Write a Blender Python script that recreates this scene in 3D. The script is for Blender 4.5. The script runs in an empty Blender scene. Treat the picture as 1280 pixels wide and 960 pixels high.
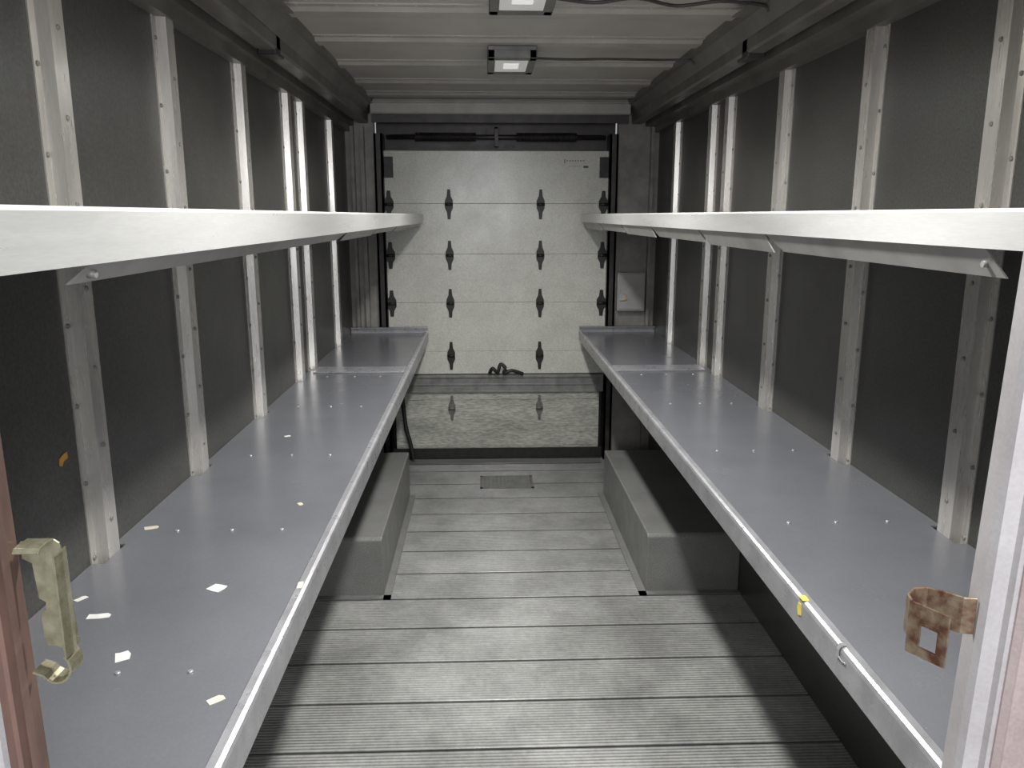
import bpy, bmesh, math, random
from mathutils import Vector, Matrix
random.seed(7)
S = bpy.context.scene
try:
    S.view_settings.view_transform = 'Standard'
except Exception:
    pass

# ------------------------------------------------------------------ constants
CAMZ = 1.53
XL, XR = -0.81, 1.05          # side walls
YF, YB = 0.57, 4.93           # bulkhead / rear door plane
ZC = 2.18                     # ceiling
CL, CR = -0.64, 0.85          # flat ceiling edges
ZS = 0.83                     # lower shelf
POSTS = {-1:[1.05, 1.61, 2.18, 2.81, 3.44, 3.70, 4.38], 1:[1.09, 1.65, 2.22, 2.86, 3.49, 3.74, 4.42]}

# ------------------------------------------------------------------ materials
def new_mat(name, col, rough=0.5, metal=0.0, col2=None, nscale=6.0, nlo=0.35, nhi=0.65,
            grain=0.0, grain_scale=300.0, bump=0.0, bump_scale=60.0, rvar=0.0, stretch=(1,1,1), spec=0.5, specks=0.0, speck_col=(0.5,0.5,0.5)):
    m = bpy.data.materials.new(name); m.use_nodes = True
    nt = m.node_tree; N = nt.nodes; L = nt.links
    b = N['Principled BSDF']
    b.inputs['Roughness'].default_value = rough
    b.inputs['Metallic'].default_value = metal
    b.inputs['Specular IOR Level'].default_value = spec
    geo = N.new('ShaderNodeNewGeometry')
    mp = N.new('ShaderNodeMapping'); mp.inputs['Scale'].default_value = stretch
    L.new(geo.outputs['Position'], mp.inputs['Vector'])
    n = N.new('ShaderNodeTexNoise'); n.inputs['Scale'].default_value = nscale
    n.inputs['Detail'].default_value = 6; n.inputs['Roughness'].default_value = 0.62
    L.new(mp.outputs[0], n.inputs['Vector'])
    r = N.new('ShaderNodeValToRGB')
    r.color_ramp.elements[0].position = nlo; r.color_ramp.elements[1].position = nhi
    r.color_ramp.elements[0].color = (*col, 1)
    c2 = col2 if col2 else tuple(c*0.82 for c in col)
    r.color_ramp.elements[1].color = (*c2, 1)
    L.new(n.outputs['Fac'], r.inputs['Fac'])
    out = r.outputs['Color']
    if grain > 0:
        g = N.new('ShaderNodeTexNoise'); g.inputs['Scale'].default_value = grain_scale
        g.inputs['Detail'].default_value = 2
        L.new(mp.outputs[0], g.inputs['Vector'])
        mr = N.new('ShaderNodeMapRange'); mr.inputs['From Min'].default_value = 0.3
        mr.inputs['From Max'].default_value = 0.7
        mr.inputs['To Min'].default_value = 1-grain; mr.inputs['To Max'].default_value = 1+grain
        L.new(g.outputs['Fac'], mr.inputs['Value'])
        mx = N.new('ShaderNodeMix'); mx.data_type = 'RGBA'; mx.blend_type = 'MULTIPLY'
        mx.inputs['Factor'].default_value = 1
        L.new(out, mx.inputs['A']); L.new(mr.outputs[0], mx.inputs['B'])
        out = mx.outputs['Result']
    if specks > 0:
        g = N.new('ShaderNodeTexNoise'); g.inputs['Scale'].default_value = 38; g.inputs['Detail'].default_value = 4
        g.inputs['Roughness'].default_value = 0.7
        L.new(geo.outputs['Position'], g.inputs['Vector'])
        mr = N.new('ShaderNodeMapRange'); mr.inputs['From Min'].default_value = 0.68; mr.inputs['From Max'].default_value = 0.74
        mr.inputs['To Min'].default_value = 0; mr.inputs['To Max'].default_value = specks
        L.new(g.outputs['Fac'], mr.inputs['Value'])
        mx = N.new('ShaderNodeMix'); mx.data_type = 'RGBA'
        L.new(mr.outputs[0], mx.inputs['Factor'])
        L.new(out, mx.inputs['A']); mx.inputs['B'].default_value = (*speck_col,1)
        out = mx.outputs['Result']
    L.new(out, b.inputs['Base Color'])
    if rvar > 0:
        mr2 = N.new('ShaderNodeMapRange')
        mr2.inputs['To Min'].default_value = max(0.02, rough-rvar); mr2.inputs['To Max'].default_value = rough+rvar
        n2 = N.new('ShaderNodeTexNoise'); n2.inputs['Scale'].default_value = nscale*2.3; n2.inputs['Detail'].default_value = 5
        L.new(mp.outputs[0], n2.inputs['Vector']); L.new(n2.outputs['Fac'], mr2.inputs['Value'])
        L.new(mr2.outputs[0], b.inputs['Roughness'])
    if bump > 0:
        n3 = N.new('ShaderNodeTexNoise'); n3.inputs['Scale'].default_value = bump_scale; n3.inputs['Detail'].default_value = 3
        L.new(mp.outputs[0], n3.inputs['Vector'])
        bp = N.new('ShaderNodeBump'); bp.inputs['Strength'].default_value = bump; bp.inputs['Distance'].default_value = 0.002
        L.new(n3.outputs['Fac'], bp.inputs['Height']); L.new(bp.outputs[0], b.inputs['Normal'])
    return m

M_panel = new_mat('dark_wall_panel', (0.068,0.067,0.060), 0.36, 0.0, (0.050,0.050,0.046), 3.0, grain=0.3, grain_scale=160, bump=0.06, rvar=0.06, specks=0.1, speck_col=(0.12,0.12,0.11), spec=0.5)
M_post = new_mat('galvanised_post', (0.64,0.62,0.58), 0.28, 0.5, (0.50,0.48,0.45), 14, grain=0.05, rvar=0.10, stretch=(1,1,0.12))
M_shelf = new_mat('grey_shelf_paint', (0.158,0.162,0.178), 0.25, 0.0, (0.132,0.135,0.148), 3, 0.3, 0.7, grain=0.04, grain_scale=220, bump=0.04, bump_scale=6, rvar=0.06, specks=0.10, speck_col=(0.27,0.27,0.29), spec=0.9)
M_lip = new_mat('pale_shelf_edge', (0.42,0.42,0.44), 0.30, 0.4, (0.31,0.31,0.325), 14, grain=0.05, rvar=0.1)
M_ulip = new_mat('pale_upper_edge', (0.60,0.60,0.585), 0.30, 0.35, (0.51,0.51,0.495), 10, grain=0.04, rvar=0.08, stretch=(1,0.15,2))
M_under = new_mat('dull_steel', (0.40,0.39,0.37), 0.36, 0.3, (0.31,0.30,0.285), 9, rvar=0.1)
M_ceil = new_mat('ceiling_sheet', (0.52,0.50,0.46), 0.42, 0.0, (0.43,0.41,0.38), 2.5, grain=0.05, rvar=0.1)
M_bow = new_mat('ceiling_bow_paint', (0.47,0.45,0.415), 0.42, 0.0, (0.38,0.36,0.33), 8, grain=0.05)
M_rail = new_mat('top_rail_metal', (0.19,0.18,0.16), 0.40, 0.2, (0.125,0.117,0.105), 5, grain=0.12, rvar=0.12)
M_door = new_mat('dirty_white_door', (0.70,0.695,0.635), 0.27, 0.0, (0.54,0.535,0.48), 4, 0.42, 0.85, grain=0.12, grain_scale=120, bump=0.08, rvar=0.08, specks=0.6, speck_col=(0.26,0.26,0.23))
M_doorlow = new_mat('grimy_white_door', (0.50,0.50,0.45), 0.5, 0.0, (0.27,0.27,0.24), 6, 0.35, 0.8, grain=0.30, grain_scale=60, specks=0.7, speck_col=(0.10,0.10,0.09), stretch=(0.5,1,2.2))
M_bar = new_mat('grey_door_bar', (0.26,0.26,0.24), 0.45, 0.1, (0.15,0.15,0.135), 14, 0.4, 0.7, grain=0.15)
M_fadehinge = new_mat('grimy_hinge_metal', (0.13,0.13,0.12), 0.5, 0.2, (0.20,0.20,0.18), 40)
M_grate = new_mat('dirty_grate_metal', (0.21,0.21,0.195), 0.5, 0.0, (0.15,0.15,0.14), 20, grain=0.2)
M_black = new_mat('black_metal', (0.018,0.018,0.018), 0.45, 0.2, (0.03,0.03,0.028), 30)
M_dark = new_mat('dark_brown_steel', (0.055,0.047,0.045), 0.4, 0.3, (0.03,0.027,0.027), 12, rvar=0.1)
M_well = new_mat('wheel_well_paint', (0.20,0.20,0.19), 0.36, 0.0, (0.16,0.16,0.152), 6, grain=0.2, grain_scale=200, rvar=0.1)
M_rear = new_mat('rear_wall_sheet', (0.34,0.325,0.30), 0.45, 0.0, (0.20,0.19,0.175), 7, grain=0.15, specks=0.4, speck_col=(0.12,0.11,0.10))
M_box = new_mat('utility_box_paint', (0.46,0.45,0.42), 0.45, 0.0, (0.36,0.35,0.33), 9, grain=0.08)
M_jamb = new_mat('jamb_white_paint', (0.47,0.45,0.45), 0.36, 0.2, (0.40,0.375,0.375), 12, grain=0.05)
M_jpink = new_mat('jamb_aged_paint', (0.44,0.36,0.35), 0.38, 0.2, (0.33,0.26,0.25), 9, grain=0.08)
M_seal = new_mat('brown_jamb_seal', (0.21,0.13,0.105), 0.36, 0.25, (0.09,0.06,0.05), 22, rvar=0.1, stretch=(1,1,0.2))
M_brass = new_mat('zinc_yellow_plate', (0.42,0.40,0.28), 0.28, 0.7, (0.26,0.235,0.15), 60, rvar=0.1)
M_rust = new_mat('rusty_zinc_plate', (0.32,0.25,0.17), 0.32, 0.6, (0.13,0.055,0.035), 60, 0.38,0.62, rvar=0.12)
M_paper = new_mat('paper_white', (0.75,0.75,0.72), 0.7, 0, (0.65,0.64,0.60), 60)
M_yellow = new_mat('sticker_yellow', (0.75,0.62,0.10), 0.6, 0, (0.6,0.5,0.1), 60)
M_orange = new_mat('sticker_orange', (0.80,0.42,0.08), 0.6, 0, (0.65,0.33,0.06), 60)
M_tan = new_mat('paper_tan', (0.64,0.60,0.49), 0.7, 0, (0.52,0.47,0.36), 60)
M_rivet = new_mat('rivet_metal', (0.58,0.58,0.60), 0.3, 0.6, (0.5,0.5,0.5), 60)
M_frame = new_mat('lamp_frame_grey', (0.17,0.17,0.155), 0.4, 0.2, (0.12,0.12,0.11), 20)
M_cable = new_mat('cable_dark', (0.06,0.055,0.05), 0.5, 0, (0.04,0.04,0.035), 20)
M_bulk = new_mat('bulkhead_paint', (0.40,0.40,0.39), 0.5, 0, (0.34,0.34,0.33), 6)

def emis(name, col, st):
    m = bpy.data.materials.new(name); m.use_nodes = True
    b = m.node_tree.nodes['Principled BSDF']
    b.inputs['Base Color'].default_value = (0.7,0.7,0.68,1)
    b.inputs['Emission Color'].default_value = (*col,1)
    b.inputs['Emission Strength'].default_value = st
    return m
M_lens = emis('lamp_lens_milky', (1.0,0.99,0.95), 0.16)
M_lensmid = emis('lamp_lens_centre', (1.0,0.99,0.96), 0.5)

# floor material
def floor_material():
    m = bpy.data.materials.new('ribbed_floor'); m.use_nodes = True
    nt = m.node_tree; N = nt.nodes; L = nt.links; b = N['Principled BSDF']
    geo = N.new('ShaderNodeNewGeometry')
    n = N.new('ShaderNodeTexNoise'); n.inputs['Scale'].default_value = 2.8; n.inputs['Detail'].default_value = 7
    n.inputs['Roughness'].default_value = 0.66
    L.new(geo.outputs['Position'], n.inputs['Vector'])
    r = N.new('ShaderNodeValToRGB'); e = r.color_ramp.elements
    e[0].position = .36; e[0].color = (.27,.27,.255,1); e[1].position = .64; e[1].color = (.46,.46,.44,1)
    L.new(n.outputs['Fac'], r.inputs['Fac'])
    n4 = N.new('ShaderNodeTexNoise'); n4.inputs['Scale'].default_value = 40; n4.inputs['Detail'].default_value = 6; n4.inputs['Roughness'].default_value = 0.8
    L.new(geo.outputs['Position'], n4.inputs['Vector'])
    m4 = N.new('ShaderNodeMapRange'); m4.inputs['From Min'].default_value=.3; m4.inputs['From Max'].default_value=.7
    m4.inputs['To Min'].default_value=.78; m4.inputs['To Max'].default_value=1.18
    L.new(n4.outputs['Fac'], m4.inputs['Value'])
    sep = N.new('ShaderNodeSeparateXYZ'); L.new(geo.outputs['Position'], sep.inputs[0])
    mr = N.new('ShaderNodeMapRange'); mr.inputs['From Min'].default_value = -0.006; mr.inputs['From Max'].default_value = 0.0
    mr.inputs['To Min'].default_value = 0.12; mr.inputs['To Max'].default_value = 1.0
    L.new(sep.outputs['Z'], mr.inputs['Value'])
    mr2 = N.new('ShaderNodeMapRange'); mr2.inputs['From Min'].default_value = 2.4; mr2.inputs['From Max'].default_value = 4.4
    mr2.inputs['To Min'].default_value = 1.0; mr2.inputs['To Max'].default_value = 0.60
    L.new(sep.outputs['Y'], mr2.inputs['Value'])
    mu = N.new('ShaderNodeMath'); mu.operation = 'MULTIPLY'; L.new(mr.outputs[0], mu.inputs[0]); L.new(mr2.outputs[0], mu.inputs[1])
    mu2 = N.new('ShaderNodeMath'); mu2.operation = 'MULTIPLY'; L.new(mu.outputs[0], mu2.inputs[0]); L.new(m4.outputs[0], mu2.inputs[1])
    mx = N.new('ShaderNodeMix'); mx.data_type='RGBA'; mx.blend_type='MULTIPLY'; mx.inputs['Factor'].default_value=1
    L.new(r.outputs[0], mx.inputs['A']); L.new(mu2.outputs[0], mx.inputs['B'])
    L.new(mx.outputs['Result'], b.inputs['Base Color'])
    b.inputs['Roughness'].default_value = .34; b.inputs['Metallic'].default_value = .15
    return m
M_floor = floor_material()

# ------------------------------------------------------------------ mesh builder
class MB:
    def __init__(s): s.v=[]; s.f=[]; s.smooth=[]
    def raw(s, vs, fs, sm=False):
        o=len(s.v); s.v += [tuple(p) for p in vs]
        s.f += [tuple(i+o for i in f) for f in fs]; s.smooth += [sm]*len(fs)
    def box(s,x0,x1,y0,y1,z0,z1):
        x0,x1=sorted((x0,x1)); y0,y1=sorted((y0,y1)); z0,z1=sorted((z0,z1))
        s.raw([(x0,y0,z0),(x1,y0,z0),(x1,y1,z0),(x0,y1,z0),(x0,y0,z1),(x1,y0,z1),(x1,y1,z1),(x0,y1,z1)],
              [(0,3,2,1),(4,5,6,7),(0,1,5,4),(1,2,6,5),(2,3,7,6),(3,0,4,7)])
    def prism(s, pts, axis, a, b, sm=False):
        def mk(p,t):
            if axis=='y': return (p[0],t,p[1])
            if axis=='z': return (p[0],p[1],t)
            return (t,p[0],p[1])
        n=len(pts); vs=[mk(p,a) for p in pts]+[mk(p,b) for p in pts]
        fs=[(i,(i+1)%n,n+(i+1)%n,n+i) for i in range(n)]
        s.raw(vs, fs, sm)
        o=len(s.v)-2*n
        s.f += [tuple(o+i for i in range(n-1,-1,-1)), tuple(o+n+i for i in range(n))]; s.smooth += [False,False]
    def cyl(s,p0,p1,r,n=12,r1=None,sm=True):
        p0=Vector(p0); p1=Vector(p1); d=(p1-p0).normalized()
        a=d.orthogonal().normalized(); b=d.cross(a); r1=r if r1 is None else r1
        vs=[p0+(a*math.cos(t)+b*math.sin(t))*r for t in [2*math.pi*i/n for i in range(n)]]
        vs+=[p1+(a*math.cos(t)+b*math.sin(t))*r1 for t in [2*math.pi*i/n for i in range(n)]]
        s.raw(vs,[(i,(i+1)%n,n+(i+1)%n,n+i) for i in range(n)],sm)
        o=len(s.v)-2*n
        s.f += [tuple(o+i for i in range(n-1,-1,-1)), tuple(o+n+i for i in range(n))]; s.smooth += [False,False]
    def tube(s,pts,r,n=8,sub=6):
        P=[Vector(p) for p in pts]; C=[]
        for i in range(len(P)-1):
            p0=P[max(i-1,0)];p1=P[i];p2=P[i+1];p3=P[min(i+2,len(P)-1)]
            for k in range(sub):
                t=k/sub
                C.append(0.5*((2*p1)+(p2-p0)*t+(2*p0-5*p1+4*p2-p3)*t*t+(3*p1-p0-3*p2+p3)*t**3))
        C.append(P[-1]); vs=[]
        up=Vector((0.13,0.2,0.97)).normalized()
        for i,c in enumerate(C):
            d=(C[min(i+1,len(C)-1)]-C[max(i-1,0)]).normalized()
            a=d.cross(up)
            if a.length<1e-3: a=d.orthogonal()
            a.normalize(); b_=d.cross(a)
            vs+=[c+(a*math.cos(2*math.pi*j/n)+b_*math.sin(2*math.pi*j/n))*r for j in range(n)]
        fs=[]
        for i in range(len(C)-1):
            for j in range(n): fs.append((i*n+j,i*n+(j+1)%n,(i+1)*n+(j+1)%n,(i+1)*n+j))
        s.raw(vs,fs,True)
        o=len(s.v)-len(vs); m=len(vs)
        s.f += [tuple(o+j for j in range(n-1,-1,-1)), tuple(o+m-n+j for j in range(n))]; s.smooth+=[False,False]
    def strip(s, pts, axis, a, b, th):
        P=[Vector(p) for p in pts]; L_=[];R_=[]
        for i,p in enumerate(P):
            d=Vector((0,0))
            if i>0: d+=(P[i]-P[i-1]).normalized()
            if i<len(P)-1: d+=(P[i+1]-P[i]).normalized()
            d.normalize(); n=Vector((-d.y,d.x))
            L_.append(p+n*th/2); R_.append(p-n*th/2)
        s.prism([tuple(q) for q in L_+R_[::-1]],axis,a,b)
    def obj(s,name,mat,parent=None,label=None,category=None,group=None,kind=None,bevel=0):
        xs=[p[0] for p in s.v]; ys=[p[1] for p in s.v]; zs=[p[2] for p in s.v]
        o=Vector(((min(xs)+max(xs))/2,(min(ys)+max(ys))/2,min(zs)))
        me=bpy.data.meshes.new(name); me.from_pydata([tuple(Vector(p)-o) for p in s.v],[],s.f)
        me.validate()
        me.materials.append(mat)
        for i,p in enumerate(me.polygons):
            if i<len(s.smooth): p.use_smooth=s.smooth[i]
        bm=bmesh.new(); bm.from_mesh(me); bmesh.ops.recalc_face_normals(bm,faces=bm.faces); bm.to_mesh(me); bm.free()
        ob=bpy.data.objects.new(name,me); S.collection.objects.link(ob)
        ob.location=o
        if bevel>0:
            md=ob.modifiers.new('bevel','BEVEL'); md.width=bevel; md.segments=2; md.limit_method='ANGLE'; md.angle_limit=0.6
        tag(ob,label,category,group,kind)
        if parent: attach(ob,parent)
        return ob
def tag(ob,label=None,category=None,group=None,kind=None):
    if label: ob['label']=label
    if category: ob['category']=category
    if group: ob['group']=group
    if kind: ob['kind']=kind
def wloc(o):
    l=Vector(o.location); p=o.parent
    while p: l+=Vector(p.location); p=p.parent
    return l
def attach(ch,par):
    w=Vector(ch.location); ch.parent=par; ch.location=w-wloc(par)
def empty(name,loc,label,category,group=None,kind=None):
    e=bpy.data.objects.new(name,None); e.empty_display_size=.1; S.collection.objects.link(e); e.location=loc
    tag(e,label,category,group,kind); return e

# ------------------------------------------------------------------ floor
pitch=0.237; y0f=2.076-pitch*12
prof=[]
yy=y0f
while yy<YB+0.15:
    prof += [(yy-0.005,-0.001),(yy-0.0035,-0.008),(yy+0.0035,-0.008),(yy+0.005,-0.001)]
    nr=17; w=(pitch-0.010)/nr
    for i in range(nr):
        a=yy+0.005+i*w
        prof += [(a+w*0.08,0.0),(a+w*0.56,0.0),(a+w*0.66,-0.0030),(a+w*0.98,-0.0030)]
    yy+=pitch
b=MB(); n=len(prof)
vs=[(XL-0.02,p[0],p[1]) for p in prof]+[(XR+0.02,p[0],p[1]) for p in prof]
b.raw(vs,[(i,i+1,n+i+1,n+i) for i in range(n-1)])
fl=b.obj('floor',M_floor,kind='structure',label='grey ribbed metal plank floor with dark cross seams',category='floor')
b=MB(); b.box(XL-0.02,XR+0.02,prof[0][0],prof[-1][0],-0.05,-0.012); b.obj('trim_1',M_dark,kind='structure')

b=MB(); b.box(-0.56,0.73,YB-0.11,YB-0.03,0.0005,0.005)
b.cyl((-0.56,YB-0.11,0.004),(0.73,YB-0.11,0.004),0.005,8)
b.obj('threshold_plate',M_well,label='worn grey metal sill plate before the rear door',category='threshold plate')
b=MB()
b.box(-0.03,0.28,4.36,4.375,0.0,0.003); b.box(-0.03,0.28,4.565,4.58,0.0,0.003)
b.box(-0.03,-0.015,4.36,4.58,0.0,0.003); b.box(0.265,0.28,4.36,4.58,0.0,0.003)
for i in range(12):
    x=-0.013+i*0.0235; b.box(x,x+0.0215,4.375,4.565,0.0,0.003)
b.obj('floor_grate',M_grate,label='small grimy slotted metal grate set in the floor',category='grate')

# ------------------------------------------------------------------ walls
def wall(name,x,s):
    b=MB(); b.box(x,x+s*0.03,YF,YB+0.15,-0.012,ZC+0.03)
    return b.obj(name,M_panel,kind='structure',label='dark grey satin panelled side wall of the cargo box',category='wall')
wall('wall_left',XL,-1); wall('wall_right',XR,1)
b=MB(); b.box(XL,XR,YF,YB+0.15,ZC,ZC+0.03)
b.obj('ceiling',M_ceil,kind='structure',label='pale grey sheet metal ceiling',category='ceiling')
for i,y in enumerate([0.95,1.42,1.89,2.35,2.81,3.26,3.74,4.22,4.62]):
    b=MB()
    b.prism([(y-0.075,ZC),(y-0.05,ZC-0.014),(y+0.03,ZC-0.014),(y+0.035,ZC)],'x',CL,CR)
    b.box(CL,CR,y-0.105,y-0.075,ZC-0.004,ZC)
    b.box(CL,CR,y+0.035,y+0.065,ZC-0.003,ZC)
    for k in range(12):
        x=CL+0.06+k*0.124
        b.cyl((x,y-0.09,ZC-0.004),(x,y-0.09,ZC-0.007),0.006,8,0.004)
    b.obj('roof_bow',M_bow,label='pale grey metal rib running across the ceiling',category='ceiling rib',group='ribs across the ceiling')
def rail(W,C,s):
    e=empty('ceiling_rail',(W,YF,2.01),'dark grey metal rail where the wall meets the ceiling','ceiling rail',group='rails along the ceiling edges')
    aw=abs(W); ac=abs(C)
    b=MB()
    P=[(aw,2.012),(aw-0.034,2.012),(aw-0.034,2.045),(ac+0.115,2.045),(ac+0.115,2.075),(ac+0.10,2.085),(aw,2.085)]
    b.prism([(s*p[0],p[1]) for p in P],'y',YF,YB)
    b.obj('rail_body',M_rail,e)
    b=MB()
    P=[(ac+0.10,2.085),(ac+0.085,2.058),(ac+0.035,2.058),(ac+0.030,2.066),(ac+0.030,2.105),(ac+0.0,2.150),(ac-0.015,2.153),(ac-0.018,ZC),(ac+0.10,ZC)]
    b.prism([(s*p[0],p[1]) for p in P],'y',YF,YB)
    b.obj('rail_cap',M_rail,e)
    b=MB(); b.box(s*(ac+0.03),s*(ac+0.095),2.80,2.86,2.044,2.11); b.box(s*(ac+0.035),s*(ac+0.085),2.86,2.93,2.050,2.10)
    b.obj('rail_joiner',M_dark,e,bevel=0.006,label='dark joint bracket')
    b=MB()
    Q=[(ac+0.028,2.104),(ac-0.002,2.1485),(ac-0.05,2.150),(ac-0.05,2.153),(ac-0.004,2.1515),(ac+0.026,2.107)]
    b.prism([(s*p[0],p[1]) for p in Q],'y',1.95,2.72)
    b.obj('gusset_plate',M_rail,e,label='lapping gusset plate')
rail(XL,CL,-1); rail(XR,CR,1)
def cable(pts,r):
    b=MB(); b.tube(pts,r); b.obj('ceiling_cable',M_cable,label='thin dark lamp cable running along the ceiling',category='cable',group='lamp cables on the ceiling')
cable([(0.20,3.42,2.150),(0.35,3.41,2.144),(0.48,3.43,2.150),(0.60,3.40,2.144),(0.72,3.43,2.148),(0.835,3.42,2.146),(0.86,3.42,2.13)],0.005)
cable([(0.20,2.50,2.150),(0.33,2.53,2.144),(0.45,2.50,2.150),(0.58,2.55,2.142),(0.70,2.51,2.146),(0.835,2.54,2.144),(0.86,2.55,2.13)],0.0055)

LAMP_W=125
def lamp(yc,ln=0.36,w=0.19,pw=1.0):
    x=0.115; z0=2.118; z1=2.152
    e=empty('ceiling_lamp',(x,yc,z1),'square flush ceiling lamp with dark frame and white lens','lamp',group='lamps on the ceiling')
    hw=w/2; hl=ln/2; b=MB()
    f=0.030
    b.box(x-hw,x+hw,yc-hl,yc-hl+f*1.6,z0,z1); b.box(x-hw,x+hw,yc+hl-f*1.6,yc+hl,z0,z1)
    b.box(x-hw,x-hw+f,yc-hl,yc+hl,z0,z1); b.box(x+hw-f,x+hw,yc-hl,yc+hl,z0,z1)
    b.box(x-hw,x+hw,yc-hl,yc+hl,z1-0.006,z1+0.014)
    b.obj('lamp_frame',M_frame,e,bevel=0.004)
    b=MB(); b.box(x-hw+f,x+hw-f,yc-hl+f*1.6,yc+hl-f*1.6,z0+0.003,z1-0.007)
    b.obj('lamp_lens',M_lens,e)
    b=MB(); b.box(x-0.030,x+0.030,yc-0.055,yc+0.055,z0+0.001,z0+0.003)
    b.obj('lens_centre',M_lensmid,e)
    l=bpy.data.lights.new('lamp_light','SPOT'); l.energy=LAMP_W*pw; l.spot_size=math.radians(172); l.spot_blend=1.0; l.shadow_soft_size=0.05
    l.color=(1.0,0.99,0.965)
    o=bpy.data.objects.new('lamp_light',l); S.collection.objects.link(o); o.location=(x,yc,z0-0.01); attach(o,e)
lamp(1.15,pw=1.15); lamp(2.40,pw=0.85); lamp(3.43,pw=0.62)

# ------------------------------------------------------------------ posts
def post(W,s,y):
    z0=0.60
    b=MB(); k=-s
    P=[(0,-0.052),(0.003,-0.052),(0.003,-0.030),(0.026,-0.025),(0.026,0.025),(0.003,0.030),(0.003,0.052),(0,0.052)]
    b.prism([(W+k*p[0],y+p[1]) for p in P],'z',z0,2.012)
    o=b.obj('wall_post',M_post,label='galvanised steel hat-section post riveted to the dark wall panel',category='wall post',
          group='upright posts on the '+('driver' if s<0 else 'kerb')+' side wall')
    b=MB(); z=z0+0.08
    while z<1.98:
        for dy in (-0.041,0.041):
            b.cyl((W+k*0.002,y+dy,z),(W+k*0.0065,y+dy,z),0.006,8,0.004)
        b.cyl((W+k*0.025,y,z+0.07),(W+k*0.0295,y,z+0.07),0.006,8,0.004)
        z+=0.16
    b.obj('rivet_row',M_bar,o,label='small darker rivets',kind='stuff')
for s in (-1,1):
    for y in POSTS[s]: post(XL if s<0 else XR,s,y)
# ------------------------------------------------------------------ wheel wells
def well(W,xi,s):
    z=0.255; y0=3.05;y1=4.25
    e=empty('wheel_well',((W+xi)/2,(y0+y1)/2,0),'grey painted sheet metal wheel arch box beneath the shelf','wheel well',group='wheel arch boxes')
    b=MB()
    P=[(y0,0),(y1,0),(y1,z),(y0+0.012,z),(y0,z-0.012)]
    b.prism(P,'x',xi,W); b.obj('well_box',M_well,e,bevel=0.006)
    b=MB(); k=s
    b.box(xi,xi-k*0.03,y0-0.03,y1,0.0,0.006); b.box(xi-k*0.03,W,y0-0.03,y0,0.0,0.006)
    b.obj('base_flange',M_well,e)
well(XL,-0.419,-1); well(XR,0.661,1)

# ------------------------------------------------------------------ shelves
def notch_panel(b,W,s,xe,y0,y1,z0,z1):
    k=-s; pts=[(xe,y0),(W+k*0.001,y0)]
    for y in POSTS[s]:
        if y-0.056>y0 and y+0.056<y1:
            pts += [(W+k*0.001,y-0.0525),(W+k*0.0265,y-0.0525),(W+k*0.0265,y+0.0525),(W+k*0.001,y+0.0525)]
    pts += [(W+k*0.001,y1),(xe,y1)]
    b.prism(pts,'z',z0,z1)
def bracket(W,s,y,z,ln,e):
    k=-s; b=MB()
    P=[(W+k*0.030,z),(W+k*ln,z),(W+k*ln,z-0.02),(W+k*0.045,z-0.16),(W+k*0.030,z-0.16)]
    b.prism(P,'y',y-0.012,y+0.012); b.obj('bracket',M_under,e)
def lower(W,s,xo,fl):
    k=-s
    xi=xo+s*0.024
    y0,y1=YF+0.035,3.58
    e=empty('lower_shelf',((W+xo)/2,(y0+y1)/2,ZS-0.055),'long grey painted steel shelf with pale rolled front edge','shelf',group='waist-height shelves')
    b=MB(); notch_panel(b,W,s,xi,y0,y1,ZS-0.004,ZS); b.obj('shelf_panel',M_shelf,e)
    P=[(xi,ZS-0.004),(xi,ZS+0.002),(xi-s*0.004,ZS+0.006),(xi-s*0.016,ZS+0.006),(xo+s*0.002,ZS+0.003),(xo,ZS-0.003),(xo,ZS-fl),(xo+s*0.018,ZS-fl),(xo+s*0.018,ZS-fl+0.004),(xo+s*0.004,ZS-fl+0.004),(xo+s*0.004,ZS-0.004)]
    b=MB(); b.prism(P,'y',y0,y1); b.obj('front_lip',M_lip,e)
    for y in (1.15,1.73,2.31,2.93,3.50):
        for t in (0.24,0.5,0.74):
            x=W+(xo-W)*t
            b=MB(); b.cyl((x,y,ZS),(x,y,ZS+0.003),0.0055,10,0.004); b.obj('rivet',M_rivet,e)
    for y in POSTS[s]:
        if y<3.55: bracket(W,s,y,ZS-0.005,0.36,e)
    y2,y3=3.581,4.86
    e=empty('lower_shelf',((W+xo)/2,(y2+y3)/2,ZS-0.055),'short grey steel shelf section with raised end lip','shelf',group='waist-height shelves')
    b=MB(); notch_panel(b,W,s,xi,y2,y3,ZS-0.004,ZS); b.obj('shelf_panel',M_shelf,e)
    b=MB(); b.prism(P,'y',y2,y3); b.obj('front_lip',M_lip,e)
    b=MB(); b.box(W+k*0.034,xi,y2,y2+0.13,ZS,ZS+0.006); b.obj('joint_strip',M_lip,e,bevel=0.002)
    b=MB(); b.box(W+k*0.004,xo,y3-0.01,y3,ZS-0.03,ZS+0.035); b.box(W+k*0.004,xo,y3-0.03,y3,ZS+0.030,ZS+0.035); b.obj('end_lip',M_lip,e)
    for y in POSTS[s]:
        if y>3.65: bracket(W,s,y,ZS-0.005,0.36,e)
lower(XL,-1,-0.342,0.056); lower(XR,1,0.582,0.052)

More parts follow.
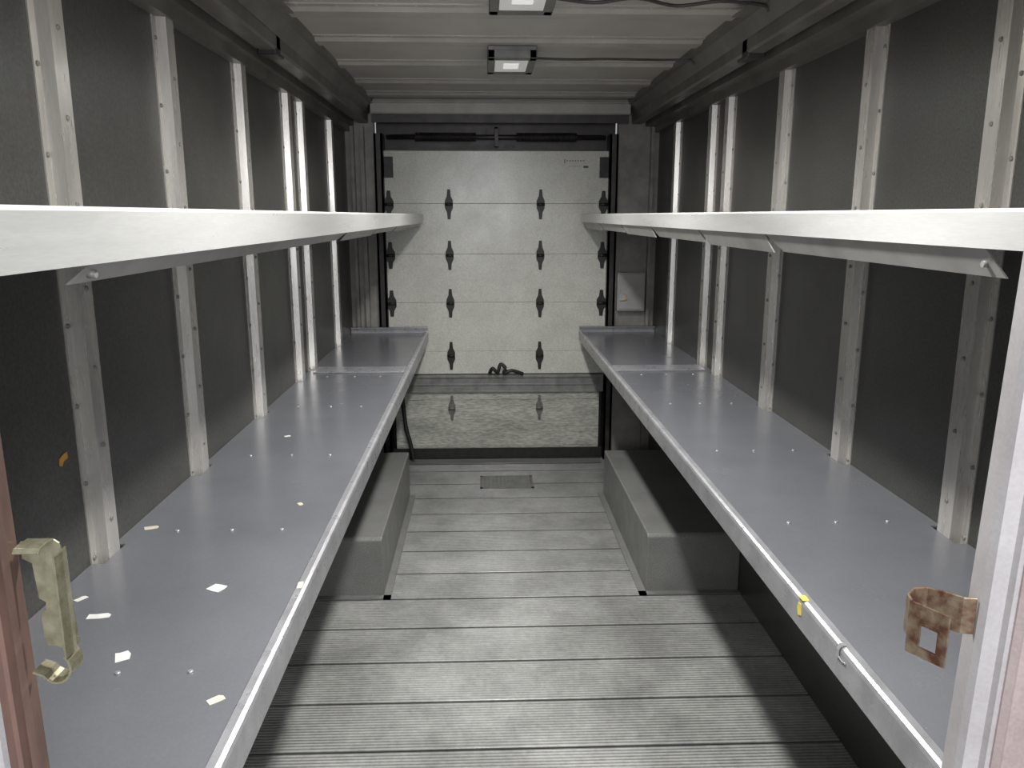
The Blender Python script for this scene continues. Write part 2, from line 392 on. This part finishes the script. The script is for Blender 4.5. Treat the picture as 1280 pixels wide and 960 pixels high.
def upper(W,s,xo,zt,drop,sdx,sdz,segs):
    k=-s; y0,y1=YF+0.035,4.86
    e=empty('upper_shelf',((W+xo)/2,(y0+y1)/2,zt-drop),'long narrow pale steel shelf with bright front flange at eye height','shelf',group='eye-height shelves')
    b=MB(); notch_panel(b,W,s,xo+s*0.004,y0,y1,zt-0.006,zt-0.002); b.obj('shelf_panel',M_under,e)
    b=MB(); b.prism([(xo+s*0.014,zt+0.001),(xo+s*0.003,zt+0.001),(xo,zt-0.003),(xo,zt-drop),(xo+s*0.004,zt-drop),(xo+s*0.004,zt-0.004),(xo+s*0.014,zt-0.002)],'y',y0,y1)
    b.obj('front_flange',M_ulip,e)
    for n_,(a,c) in enumerate(segs):
        th=0.003
        st=0.004 if n_%2 else 0.0
        A=[(xo+s*0.003,a+0.004,zt-drop+0.002),(xo+s*0.003,c-0.004,zt-drop+0.002),(xo+s*sdx,c-0.07,zt-drop-sdz-st),(xo+s*sdx,a-0.015,zt-drop-sdz-st)]
        B=[(p[0]+s*th,p[1],p[2]) for p in A]
        b=MB(); b.raw(A+B,[(0,1,2,3),(7,6,5,4),(0,4,5,1),(1,5,6,2),(2,6,7,3),(3,7,4,0)])
        b.obj('stiffener',M_under,e)
        if n_==0:
            b=MB(); b.cyl((xo+s*sdx*0.75,a+0.012,zt-drop-sdz*0.55),(xo+s*(sdx*0.75-0.008),a+0.012,zt-drop-sdz*0.55),0.004,10); b.obj('bolt',M_bar,e)
    for y in POSTS[s]:
        b=MB()
        b.prism([(W+k*0.030,zt-0.007),(W+k*0.30,zt-0.007),(W+k*0.30,zt-0.02),(W+k*0.05,zt-0.04),(W+k*0.030,zt-0.04)],'y',y-0.012,y+0.012)
        b.obj('bracket',M_under,e)
upper(XL,-1,-0.358,1.537,0.051,0.020,0.018,[(0.76,2.18),(2.18,2.81),(2.81,3.44),(3.44,4.05),(4.05,4.80)])
upper(XR,1,0.585,1.537,0.045,0.022,0.034,[(0.93,1.69),(1.69,2.22),(2.22,2.86),(2.86,3.49),(3.49,4.15),(4.15,4.80)])

# ------------------------------------------------------------------ rear wall
DL,DR=-0.59,0.753
b=MB(); b.box(XL,DL-0.05,YB,YB+0.05,0,ZC)
b.obj('wall_back',M_rear,kind='structure',label='scuffed grey sheet metal rear wall beside the roll-up door',category='wall')
b=MB(); b.box(DR+0.05,XR,YB,YB+0.05,0,ZC)
b.obj('wall_rear',M_rear,kind='structure',label='scuffed grey sheet metal rear wall beside the roll-up door',category='wall')
for (x0,x1) in ((XL+0.03,XL+0.055),(XL+0.085,XL+0.115),(XR-0.055,XR-0.03)):
    b=MB(); b.prism([(x0,YB),(x0+0.004,YB-0.03),(x1-0.004,YB-0.03),(x1,YB)],'z',0.0,2.04)
    b.obj('rear_pillar',M_rear,label='narrow grey vertical rib beside the rear door',category='wall rib',group='ribs beside the rear door')
b=MB()
for s,x in ((-1,DL),(1,DR)):
    b.box(x,x+s*0.012,YB-0.03,YB+0.10,0,2.0); b.box(x,x+s*0.05,YB-0.03,YB-0.02,0,2.0); b.box(x+s*0.038,x+s*0.05,YB-0.03,YB+0.10,0,2.0)
b.obj('trim_2',M_dark,kind='structure',label='dark door guide tracks',category='door frame')
b=MB(); b.box(DL-0.05,DR+0.05,YB+0.10,YB+0.13,0.0,ZC)  # backing sheet added behind the door, blocks outside light in the side gaps
b.box(CL,CR,YB-0.085,YB-0.07,2.055,ZC)
b.obj('backing_trim',M_dark,kind='structure')
b=MB(); b.prism([(YB-0.14,ZC),(YB-0.14,2.105),(YB-0.13,2.097),(YB-0.09,2.097),(YB-0.09,ZC)],'x',CL,CR)
b.box(CL,CR,YB-0.17,YB-0.14,2.155,2.162)
b.obj('header_beam',M_bow,label='pale grey cross beam above the rear door',category='beam',bevel=0.003)
e=empty('door_spring_shaft',(0.08,YB+0.02,1.98),'dark torsion spring shaft above the roll-up door','door mechanism')
b=MB(); b.cyl((DL+0.02,YB+0.02,1.985),(DR-0.02,YB+0.02,1.985),0.014,12); b.obj('shaft',M_dark,e)
for (a,c) in ((-0.40,-0.04),(0.20,0.56)):
    b=MB(); nco=46
    for i in range(nco):
        x=a+(c-a)*i/nco; b.cyl((x,YB+0.02,1.985),(x+(c-a)/nco*0.7,YB+0.02,1.985),0.024,14,0.026)
    b.obj('torsion_spring',M_dark,e)
b=MB(); b.prism([(YB-0.01,1.93),(YB+0.09,1.93),(YB+0.09,2.05),(YB-0.01,2.03)],'x',0.07,0.09); b.obj('bearing_plate',M_dark,e)

# door
door=empty('door_1',((DL+DR)/2,YB+0.03,0.07),'closed white sectional roll-up door with black hinges and grimy lower panel','door',kind='structure')
seams=[1.906,1.600,1.300,1.005,0.700,0.556]
for i in range(5):
    z1=seams[i]-0.0004; z0=seams[i+1]+0.0004
    b=MB(); b.prism([(YB+0.035,z0),(YB+0.008,z0),(YB+0.006,z0+0.002),(YB+0.006,z1-0.002),(YB+0.008,z1),(YB+0.035,z1)],'x',DL+0.002,DR-0.002)
    b.obj('door_section',M_door,door)
b=MB(); b.box(DL+0.005,DR-0.005,YB-0.012,YB+0.035,0.44,0.552); b.box(DL+0.03,DR-0.03,YB-0.022,YB-0.012,0.535,0.552); b.box(DL+0.03,DR-0.03,YB-0.022,YB-0.012,0.44,0.455)
b.box(DL+0.03,DR-0.03,YB-0.017,YB-0.012,0.485,0.498)
b.obj('lock_bar',M_bar,door,label='grey horizontal reinforcing bar',bevel=0.003)
b=MB(); b.prism([(YB+0.035,0.075),(YB-0.004,0.075),(YB-0.008,0.085),(YB-0.008,0.425),(YB-0.002,0.436),(YB+0.035,0.436)],'x',DL+0.03,DR-0.03)
b.box(DL+0.03,DR-0.03,YB-0.011,YB-0.008,0.095,0.105); b.box(DL+0.03,DR-0.03,YB-0.012,YB-0.008,0.395,0.41)
b.obj('bottom_section',M_doorlow,door,label='grimy scuffed white bottom panel')
b=MB(); b.box(DL+0.005,DR-0.005,YB,YB+0.03,0.0,0.075); b.obj('bottom_seal',M_black,door,label='black rubber bottom seal')
def hinge(x,z,w=0.024,h=0.088,y=YB+0.006,mat=None):
    b=MB()
    P=[(-0.35,1.0),(0.35,1.0),(0.5,0.55),(1.0,0.25),(1.0,-0.25),(0.5,-0.55),(0.35,-1.0),(-0.35,-1.0),(-0.5,-0.55),(-1.0,-0.25),(-1.0,0.25),(-0.5,0.55)]
    b.prism([(x+p[0]*w,z+p[1]*h) for p in P],'y',y-0.005,y)
    b.cyl((x-w,y-0.010,z),(x+w,y-0.010,z),0.009,10)
    b.cyl((x,y-0.005,z+h*0.72),(x,y-0.012,z+h*0.72),0.007,8); b.cyl((x,y-0.005,z-h*0.72),(x,y-0.012,z-h*0.72),0.007,8)
    b.obj('hinge',mat or M_black,door)
for z in (1.595,1.292,1.000,0.672):
    for x in (-0.207,0.345): hinge(x,z)
    for x in (DL+0.024,DR-0.028): hinge(x,z if z>0.8 else 0.70,0.028,0.08)
for x in (-0.207,0.345): hinge(x,0.34,0.022,0.08,YB-0.008,M_fadehinge)
for x in (DL+0.03,DR-0.03):
    b=MB(); b.box(x-0.026,x+0.026,YB-0.012,YB+0.006,1.75,1.87); b.cyl((x,YB-0.012,1.81),(x,YB-0.022,1.81),0.012,10); b.obj('roller_bracket',M_black,door)
b=MB()
yd=YB+0.0055
for i in range(7):
    x=0.50+i*0.016; b.box(x,x+0.007,yd-0.001,yd,1.846,1.852)
b.box(0.485,0.490,yd-0.001,yd,1.835,1.858)
for i in range(8):
    x=0.51+i*0.010; b.box(x,x+0.005,yd-0.001,yd,1.816,1.819)
b.box(0.60,0.63,yd-0.001,yd,1.808,1.820)
b.obj('print_mark',M_dark,door,label='small worn dark print in the door corner')
b=MB(); b.tube([(0.03,YB-0.035,0.565),(0.05,YB-0.045,0.60),(0.08,YB-0.045,0.575),(0.10,YB-0.04,0.625),(0.13,YB-0.05,0.60),(0.12,YB-0.05,0.57),(0.17,YB-0.045,0.585),(0.24,YB-0.035,0.562)],0.011)
b.obj('pull_strap',M_black,label='black pull strap knotted on the door bar',category='strap')
b=MB(); b.tube([(DL+0.07,YB-0.035,0.50),(DL+0.08,YB-0.035,0.36),(DL+0.095,YB-0.04,0.22),(DL+0.12,YB-0.05,0.12),(DL+0.14,YB-0.06,0.02)],0.013)
b.obj('door_rope',M_black,label='black rope hanging down the corner of the door',category='rope')

e=empty('utility_box',(0.89,YB-0.02,0.95),'grey metal box with latch fixed beside the door','utility box')
b=MB(); b.box(0.815,0.985,YB-0.05,YB,0.955,1.19); b.obj('box_body',M_box,e,bevel=0.004)
b=MB(); b.box(0.825,0.975,YB-0.056,YB-0.05,0.965,1.18); b.obj('box_door',M_box,e,bevel=0.002)
b=MB(); b.box(0.83,0.865,YB-0.066,YB-0.056,1.02,1.06); b.obj('latch',M_ulip,e,bevel=0.002,label='pale latch plate')
b=MB(); b.cyl((0.865,YB-0.068,1.035),(0.865,YB-0.056,1.035),0.008,10); b.obj('knob',M_orange,e,label='small orange knob')

# ------------------------------------------------------------------ bulkhead and jambs
def sh(b,s,t): b.v=[(p[0]+s*t*(p[2]-1.1),p[1],p[2]) for p in b.v]
e=empty('trim_4',(-0.363,0.58,0),'brown-edged metal jamb of the bulkhead doorway','door jamb',kind='structure')
b=MB(); b.prism([(-0.378,0.572),(-0.378,0.602),(-0.366,0.602),(-0.363,0.597),(-0.363,0.585),(-0.366,0.580),(-0.369,0.583),(-0.371,0.577),(-0.375,0.577)],'z',0,ZC); sh(b,-1,0.012); b.obj('seal_strip',M_seal,e,label='dark brown rubbed metal edge strip')
b=MB(); b.prism([(-0.378,0.572),(-0.380,0.568),(-0.42,0.568),(-0.42,0.602),(-0.378,0.602)],'z',0,ZC); sh(b,-1,0.012); b.obj('jamb_face',M_jamb,e)
e=empty('trim_5',(0.398,0.58,0),'pale painted metal jamb of the bulkhead doorway','door jamb',kind='structure')
b=MB(); b.prism([(0.398,0.602),(0.397,0.585),(0.400,0.579),(0.412,0.577),(0.414,0.572),(0.418,0.572),(0.418,0.602)],'z',0,ZC); sh(b,1,0.03); b.obj('jamb_face',M_jamb,e)
b=MB(); b.prism([(0.418,0.602),(0.418,0.570),(0.422,0.566),(0.426,0.569),(0.46,0.566),(0.46,0.602)],'z',0,ZC); sh(b,1,0.03); b.obj('jamb_return',M_jpink,e,label='pinkish aged paint return')
b=MB(); b.box(XL-0.03,-0.435,0.575,0.602,0,ZC)
b.obj('wall_front',M_bulk,kind='structure',label='grey bulkhead wall between cab and cargo box',category='wall')
b=MB(); b.box(0.495,XR+0.03,0.575,0.602,0,ZC)
b.obj('wall_bulkhead',M_bulk,kind='structure',label='grey bulkhead wall between cab and cargo box',category='wall')

# latch bracket: folded channel with notch and rounded hook foot
e=empty('latch_bracket',(-0.345,0.585,1.165),'olive zinc-plated bent latch keeper on the brown door jamb','latch bracket')
z0,z1=1.170,1.283
b=MB()
P=[(-0.363,z1-0.002),(-0.350,z1),(-0.337,z1),(-0.333,z1-0.003),(-0.330,z1-0.02),(-0.327,z0+0.024),(-0.331,z0+0.020),(-0.338,z0+0.019),(-0.345,z0+0.022),(-0.352,z0+0.022),(-0.354,z0+0.030),(-0.354,z0+0.050),(-0.350,z0+0.053),(-0.349,z0+0.060),(-0.354,z0+0.063),(-0.356,z1-0.020),(-0.363,z1-0.016)]
b.prism(P,'y',0.5975,0.5990)
b.strip([(0.598,z1),(0.588,z1+0.0008),(0.579,z1),(0.576,z1-0.003)],'x',-0.357,-0.337,0.0016)
b.strip([(-0.3290,0.598),(-0.3270,0.588),(-0.3275,0.577)],'z',z0+0.022,z1-0.006,0.0016)
b.obj('keeper_plate',M_brass,e,bevel=0.0003)
b=MB()
arc=[(-0.338+0.0115*math.cos(t),z0+0.012+0.0125*math.sin(t)) for t in [math.radians(a) for a in range(50,-151,-20)]]
arc.append((-0.356,z0+0.009))
b.strip(arc,'y',0.580,0.599,0.0018)
b.obj('hook_foot',M_brass,e)

e=empty('latch_bracket',(0.37,0.58,1.18),'rusty zinc hook-shaped latch keeper on the pale door jamb','latch bracket')
zb,zt=1.182,1.225
b=MB()
b.strip([(0.400,0.588),(0.390,0.590),(0.381,0.600),(0.370,0.609),(0.358,0.608),(0.348,0.598),(0.344,0.584)],'z',zb+0.011,zt,0.0022)
b.obj('hook_plate',M_rust,e,bevel=0.0005)
b=MB()
def seg(xa,ya,xb,yb_,za,zc): b.strip([(xa,ya),(xb,yb_)],'z',za,zc,0.0022)
A=(0.3435,0.586); B=(0.360,0.558)
def lerp(t): return (A[0]+(B[0]-A[0])*t, A[1]+(B[1]-A[1])*t)
seg(*lerp(0),*lerp(1),zt-0.017,zt); seg(*lerp(0),*lerp(1),zb-0.001,zb+0.007)
seg(*lerp(0),*lerp(0.32),zb+0.007,zt-0.017); seg(*lerp(0.76),*lerp(1),zb+0.007,zt-0.017)
b.obj('hook_front',M_rust,e)

# ------------------------------------------------------------------ scraps and stickers
def scrap(x,y,w,l,rot,mat,lab,z=ZS+0.0003,cat='paper scrap'):
    pts=[]
    base=[(-1,-1),(0.1,-1.05),(1,-0.85),(1.1,0.3),(0.7,1),(-0.3,0.85),(-1.05,0.8)]
    c,s_=math.cos(rot),math.sin(rot)
    for (a,b_) in base:
        a+=random.uniform(-.12,.12); b_+=random.uniform(-.12,.12)
        a*=w/2; b_*=l/2; pts.append((x+a*c-b_*s_,y+a*s_+b_*c))
    b=MB(); b.prism(pts,'z',z,z+0.0006)
    b.obj('paper_scrap',mat,label=lab,category=cat,group='label scraps on the shelves')
LW='torn white label scrap stuck on the grey shelf'
LT='torn tan label scrap stuck on the grey shelf'
scrap(-0.69,1.337,0.038,0.018,0.1,M_paper,LW)
scrap(-0.590,1.20,0.020,0.032,0.4,M_paper,LW)
scrap(-0.515,1.441,0.030,0.028,-0.5,M_paper,LW)
scrap(-0.765,1.752,0.028,0.020,0.3,M_tan,LT)
scrap(-0.400,1.074,0.022,0.016,0.7,M_tan,LT)
scrap(-0.755,1.405,0.020,0.014,1.0,M_paper,LW)
scrap(-0.356,1.435,0.010,0.028,0.1,M_tan,LT,z=ZS+0.0065)
scrap(-0.640,2.525,0.020,0.014,0.5,M_paper,LW)
scrap(-0.459,1.896,0.010,0.020,0.5,M_tan,LT)
b=MB(); b.prism([(1.485,1.064),(1.494,1.060),(1.502,1.068),(1.518,1.070),(1.516,1.083),(1.500,1.081),(1.488,1.077)],'x',XL+0.0003,XL+0.0015)
b.obj('wall_sticker',M_orange,label='small torn orange sticker on the dark wall panel',category='sticker')
b=MB(); b.prism([(1.340,0.806),(1.352,0.802),(1.358,0.815),(1.354,0.826),(1.342,0.827)],'x',0.5805,0.5817)
b.prism([(1.338,0.8365),(1.355,0.8365),(1.357,0.8375),(1.340,0.8375)],'x',0.5812,0.594)
b.obj('edge_sticker',M_yellow,label='torn yellow sticker on the shelf front edge',category='sticker')
e=empty('edge_clip',(0.583,1.18,0.81),'small bent pale metal clip on the shelf front edge','clip')
b=MB(); b.strip([(0.592,ZS+0.0075),(0.583,ZS+0.0078),(0.5795,ZS+0.0),(0.5797,ZS-0.014)],'y',1.178,1.186,0.0015); b.obj('clip_plate',M_rivet,e)
b=MB(); b.tube([(0.5805,1.183,ZS-0.010),(0.5805,1.17,ZS-0.014),(0.5805,1.155,ZS-0.011)],0.001,6); b.obj('clip_wire',M_rivet,e)

# ------------------------------------------------------------------ lights
def area(name,loc,rot,sx,sy,p,col=(1,1,1)):
    l=bpy.data.lights.new(name,'AREA'); l.shape='RECTANGLE'; l.size=sx; l.size_y=sy; l.energy=p; l.color=col
    o=bpy.data.objects.new(name,l); S.collection.objects.link(o); o.location=loc; o.rotation_euler=rot; return o
area('cab_daylight',(0.1,-1.0,1.7),(math.radians(78),0,0),1.4,0.9,48,(0.96,0.97,1.0))
w=bpy.data.worlds.new('World'); S.world=w; w.use_nodes=True
w.node_tree.nodes['Background'].inputs[0].default_value=(0.9,0.95,1,1)
w.node_tree.nodes['Background'].inputs[1].default_value=0.4

# ------------------------------------------------------------------ camera
cam=bpy.data.cameras.new('camera'); cam.sensor_width=36; cam.lens=28.125; cam.clip_start=0.02
co=bpy.data.objects.new('camera',cam); S.collection.objects.link(co)
co.location=(0,0,CAMZ); co.rotation_euler=(math.radians(90-11.9),0,math.radians(-2.0))
S.camera=co
